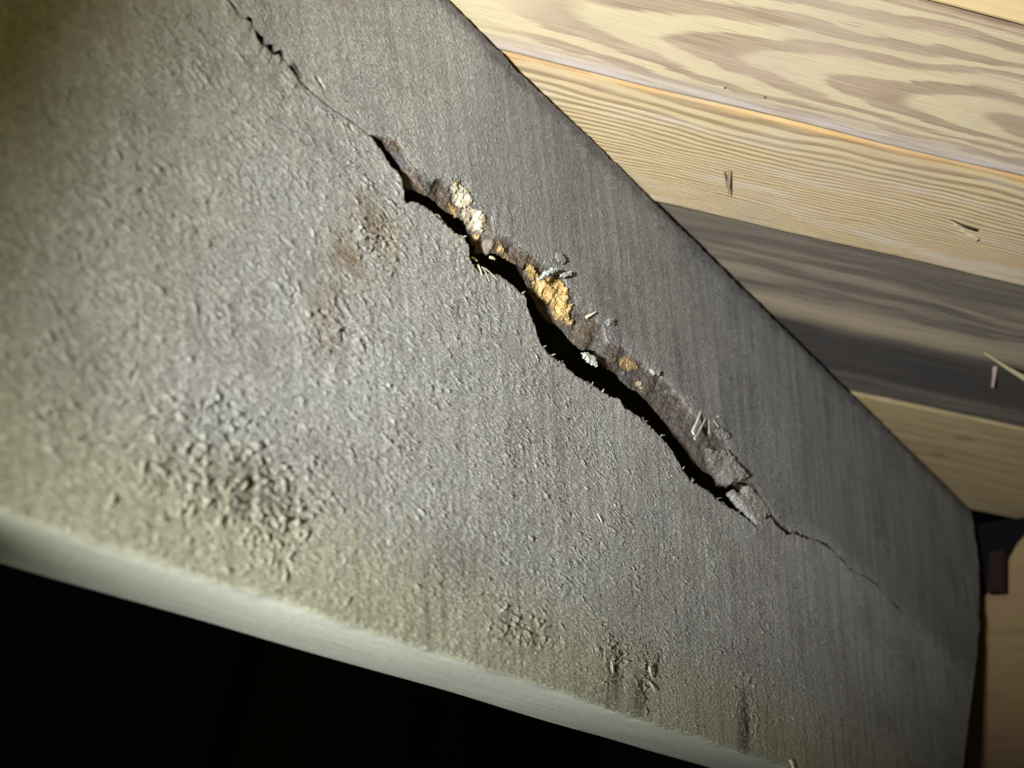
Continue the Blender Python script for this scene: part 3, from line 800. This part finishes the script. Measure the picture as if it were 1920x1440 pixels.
plank(-0.088, 0.0119, 0.0012, plank_tan('plank_smooth', (0.54, 0.40, 0.22), (0.50, 0.36, 0.18), False), 'smooth orange-tan plank in the upper right corner')
plank(0.0123, 0.0612, 0.0, plank_cathedral(), 'pale plank with broad brown arched grain')
p_dense = plank(0.0615, 0.1120, 0.0002, plank_dense(), 'pale yellow plank with fine straight grain and an orange edge')
p_grey = plank(0.1124, 0.2155, 0.0030, plank_grey(), 'dark grey weathered plank with light streaks')
p_tan = plank(0.2159, 0.3180, 0.0018, plank_tan(), 'dim tan plank nearest the beam end')

def ceiling_stick(p0, p1, w0, w1, z0, z1, tone_, parent, mat=None):
    a = on_level(float(p0[0]), float(p0[1]), ZT - z0); b = on_level(float(p1[0]), float(p1[1]), ZT - z1)
    ax = Vector(b - a); n = Vector((0, 0, -1)); side = ax.cross(n).normalized()
    bm = bmesh.new(); rings = []
    for k in range(5):
        t = k / 4; c_ = Vector(a) + ax * t + n * 0.0005 * math.sin(t * 3)
        w = (w0 * (1 - t) + w1 * t) * random.uniform(.85, 1.15)
        rings.append([bm.verts.new(c_ + side * w * x_ + n * w * 0.4 * y_) for x_, y_ in ((-.5, -.4), (-.35, .45), (.3, .5), (.5, -.3))])
    for k in range(4):
        for q_ in range(4):
            bm.faces.new((rings[k][q_], rings[k][(q_ + 1) % 4], rings[k + 1][(q_ + 1) % 4], rings[k + 1][q_]))
    bm.faces.new(rings[0]); bm.faces.new(rings[-1][::-1])
    o = bm_object('splinter', bm, mat or M_SPL, None, tone_, smooth=False)
    o.parent = parent
    o.matrix_parent_inverse = (Matrix.Translation(ceiling.location) @ parent.matrix_parent_inverse @ parent.matrix_basis).inverted()
    return o

ceiling_stick((1358, 322), (1364, 352), 0.0006, 0.0003, -0.0008, 0.0006, (0.13, 0.085, 0.06), p_dense)
ceiling_stick((1368, 320), (1366, 366), 0.0016, 0.0004, -0.0010, 0.0010, (0.20, 0.14, 0.10), p_dense)
ceiling_stick((1788, 420), (1832, 449), 0.0004, 0.0013, -0.0010, 0.0007, (0.38, 0.31, 0.19), p_dense)
ceiling_stick((1783, 412), (1832, 432), 0.0004, 0.0013, -0.0012, -0.0009, (0.02, 0.014, 0.010), p_dense)  # shaded hollow of a gouge, painted as a near-black strip
ceiling_stick((1846, 662), (1925, 712), 0.0006, 0.0026, -0.0032, 0.001, (0.36, 0.31, 0.19), p_grey)
ceiling_stick((1872, 680), (1925, 700), 0.0006, 0.0020, -0.0038, -0.0030, (0.012, 0.010, 0.008), p_grey)  # dark hollow beside the sliver, its shade painted as a near-black strip
ceiling_stick((1866, 688), (1861, 726), 0.0020, 0.0010, -0.0036, 0.002, (0.24, 0.19, 0.17), p_grey)

# ------------------------------------------------------------------ timber across the far end, ground
def box_timber(name, lo, hi, mat, label=None, cat=None, seg=30, bev=0.003, amp=0.0006, parent=None):
    bm = bmesh.new()
    bmesh.ops.create_cube(bm, size=1.0)
    for v in bm.verts:
        v.co = Vector([lo[i] + (v.co[i] + 0.5) * (hi[i] - lo[i]) for i in range(3)])
    bmesh.ops.bevel(bm, geom=bm.edges[:], offset=bev, segments=2, affect='EDGES')
    o = bm_object(name, bm, mat, parent, None, smooth=False)
    if label: o['label'] = label; o['category'] = cat; o['kind'] = 'thing'
    return o

def rim_mat():
    t = NT('end_timber_wood'); obj, (x, y, z) = t.coords()
    b1 = t.noise(t.vec(t.mul(x, 0.02), t.mul(y, 0.012), t.mul(z, 0.05)), 1.0, 3)
    b2 = t.noise(t.vec(t.mul(x, 0.1), t.mul(y, 0.02), t.mul(z, 0.5)), 1.0, 4)
    c = t.mix(t.ss(0.35, 0.65, b1), (0.20, 0.125, 0.075), (0.19, 0.14, 0.065))
    c = t.mix(t.mul(t.ss(0.5, 0.7, b2), 0.4), c, (0.11, 0.075, 0.045))
    t.base(c, 0.8, 0.15); t.bump(b2, 0.0003, 0.6)
    return t.mat
box_timber('end_timber', (0.556, -0.45, -0.10), (0.596, 0.046, 0.2185), rim_mat(), 'blurred orange-brown timber crossing behind the far end of the beam', 'timber')

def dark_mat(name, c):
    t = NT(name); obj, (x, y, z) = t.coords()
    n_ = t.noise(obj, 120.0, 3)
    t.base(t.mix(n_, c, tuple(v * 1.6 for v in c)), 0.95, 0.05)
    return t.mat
# added near-black sheet standing in for the shaded corner recess
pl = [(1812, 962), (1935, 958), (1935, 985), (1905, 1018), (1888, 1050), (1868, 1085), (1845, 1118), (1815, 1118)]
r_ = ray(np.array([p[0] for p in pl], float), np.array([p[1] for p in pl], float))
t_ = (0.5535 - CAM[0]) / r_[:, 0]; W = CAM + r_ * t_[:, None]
shade_e = empty('corner_shade', (0.555, 0.0, 0.17), 'near-black sheet painting the shade in the corner between beam end and boards', 'shade_sheet')
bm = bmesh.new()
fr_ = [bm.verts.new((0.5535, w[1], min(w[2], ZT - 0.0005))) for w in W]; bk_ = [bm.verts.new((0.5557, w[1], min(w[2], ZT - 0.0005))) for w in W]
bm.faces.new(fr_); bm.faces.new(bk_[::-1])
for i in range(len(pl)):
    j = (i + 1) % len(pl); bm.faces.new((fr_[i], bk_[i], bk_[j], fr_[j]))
bm_object('shade_plate', bm, dark_mat('corner_shade_dark', (0.003, 0.003, 0.004)), shade_e, None, False)
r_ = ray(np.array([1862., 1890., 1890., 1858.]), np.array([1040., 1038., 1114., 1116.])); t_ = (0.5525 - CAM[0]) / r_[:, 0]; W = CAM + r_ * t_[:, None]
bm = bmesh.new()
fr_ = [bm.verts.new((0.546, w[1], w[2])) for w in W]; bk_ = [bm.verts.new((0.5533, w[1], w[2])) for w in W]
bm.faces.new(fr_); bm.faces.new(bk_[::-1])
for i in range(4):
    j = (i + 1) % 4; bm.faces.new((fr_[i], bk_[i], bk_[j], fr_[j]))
bm_object('reddish_block', bm, dark_mat('reddish_block_dark', (0.014, 0.008, 0.007)), shade_e, None, False)  # small dark reddish block, coloured to sink into the painted shade

def soil():
    t = NT('dark_soil'); obj, (x, y, z) = t.coords()
    n1_ = t.noise(obj, 4.0, 5); n2_ = t.noise(obj, 60.0, 4)
    c = t.mix(t.ss(0.35, 0.7, n1_), (0.035, 0.028, 0.016), (0.085, 0.055, 0.025))
    t.base(c, 0.95, 0.1); t.bump(n2_, 0.01, 1.0)
    return t.mat
n = 60
gx, gy = np.meshgrid(np.linspace(-4, 6, n), np.linspace(-5, 5, n))
gz = -0.62 + 0.05 * fbm(gx / 0.8, gy / 0.8, 501, 3)
ground = grid_object('ground', np.stack([gx, gy, gz], -1), soil(), None)
ground['kind'] = 'structure'

# unseen block added left of the view only to shade the near end
bmat = plank_tan('shadow_block_wood', (0.30, 0.27, 0.20), (0.24, 0.20, 0.14), False)
box_timber('shadow_block', (-0.160, -0.0745, -0.045), (-0.120, -0.0025, 0.2185), bmat, 'unseen upright block added to shade the near end of the beam', 'block')

# the next joist, dim behind the cracked one
jm = plank_tan('far_joist_wood', (0.11, 0.07, 0.03), (0.08, 0.05, 0.02), False)
box_timber('far_joist', (0.24, 0.300, -0.06), (0.552, 0.338, 0.2185), jm, 'barely lit brown joist in the dark under and behind the cracked beam', 'joist')
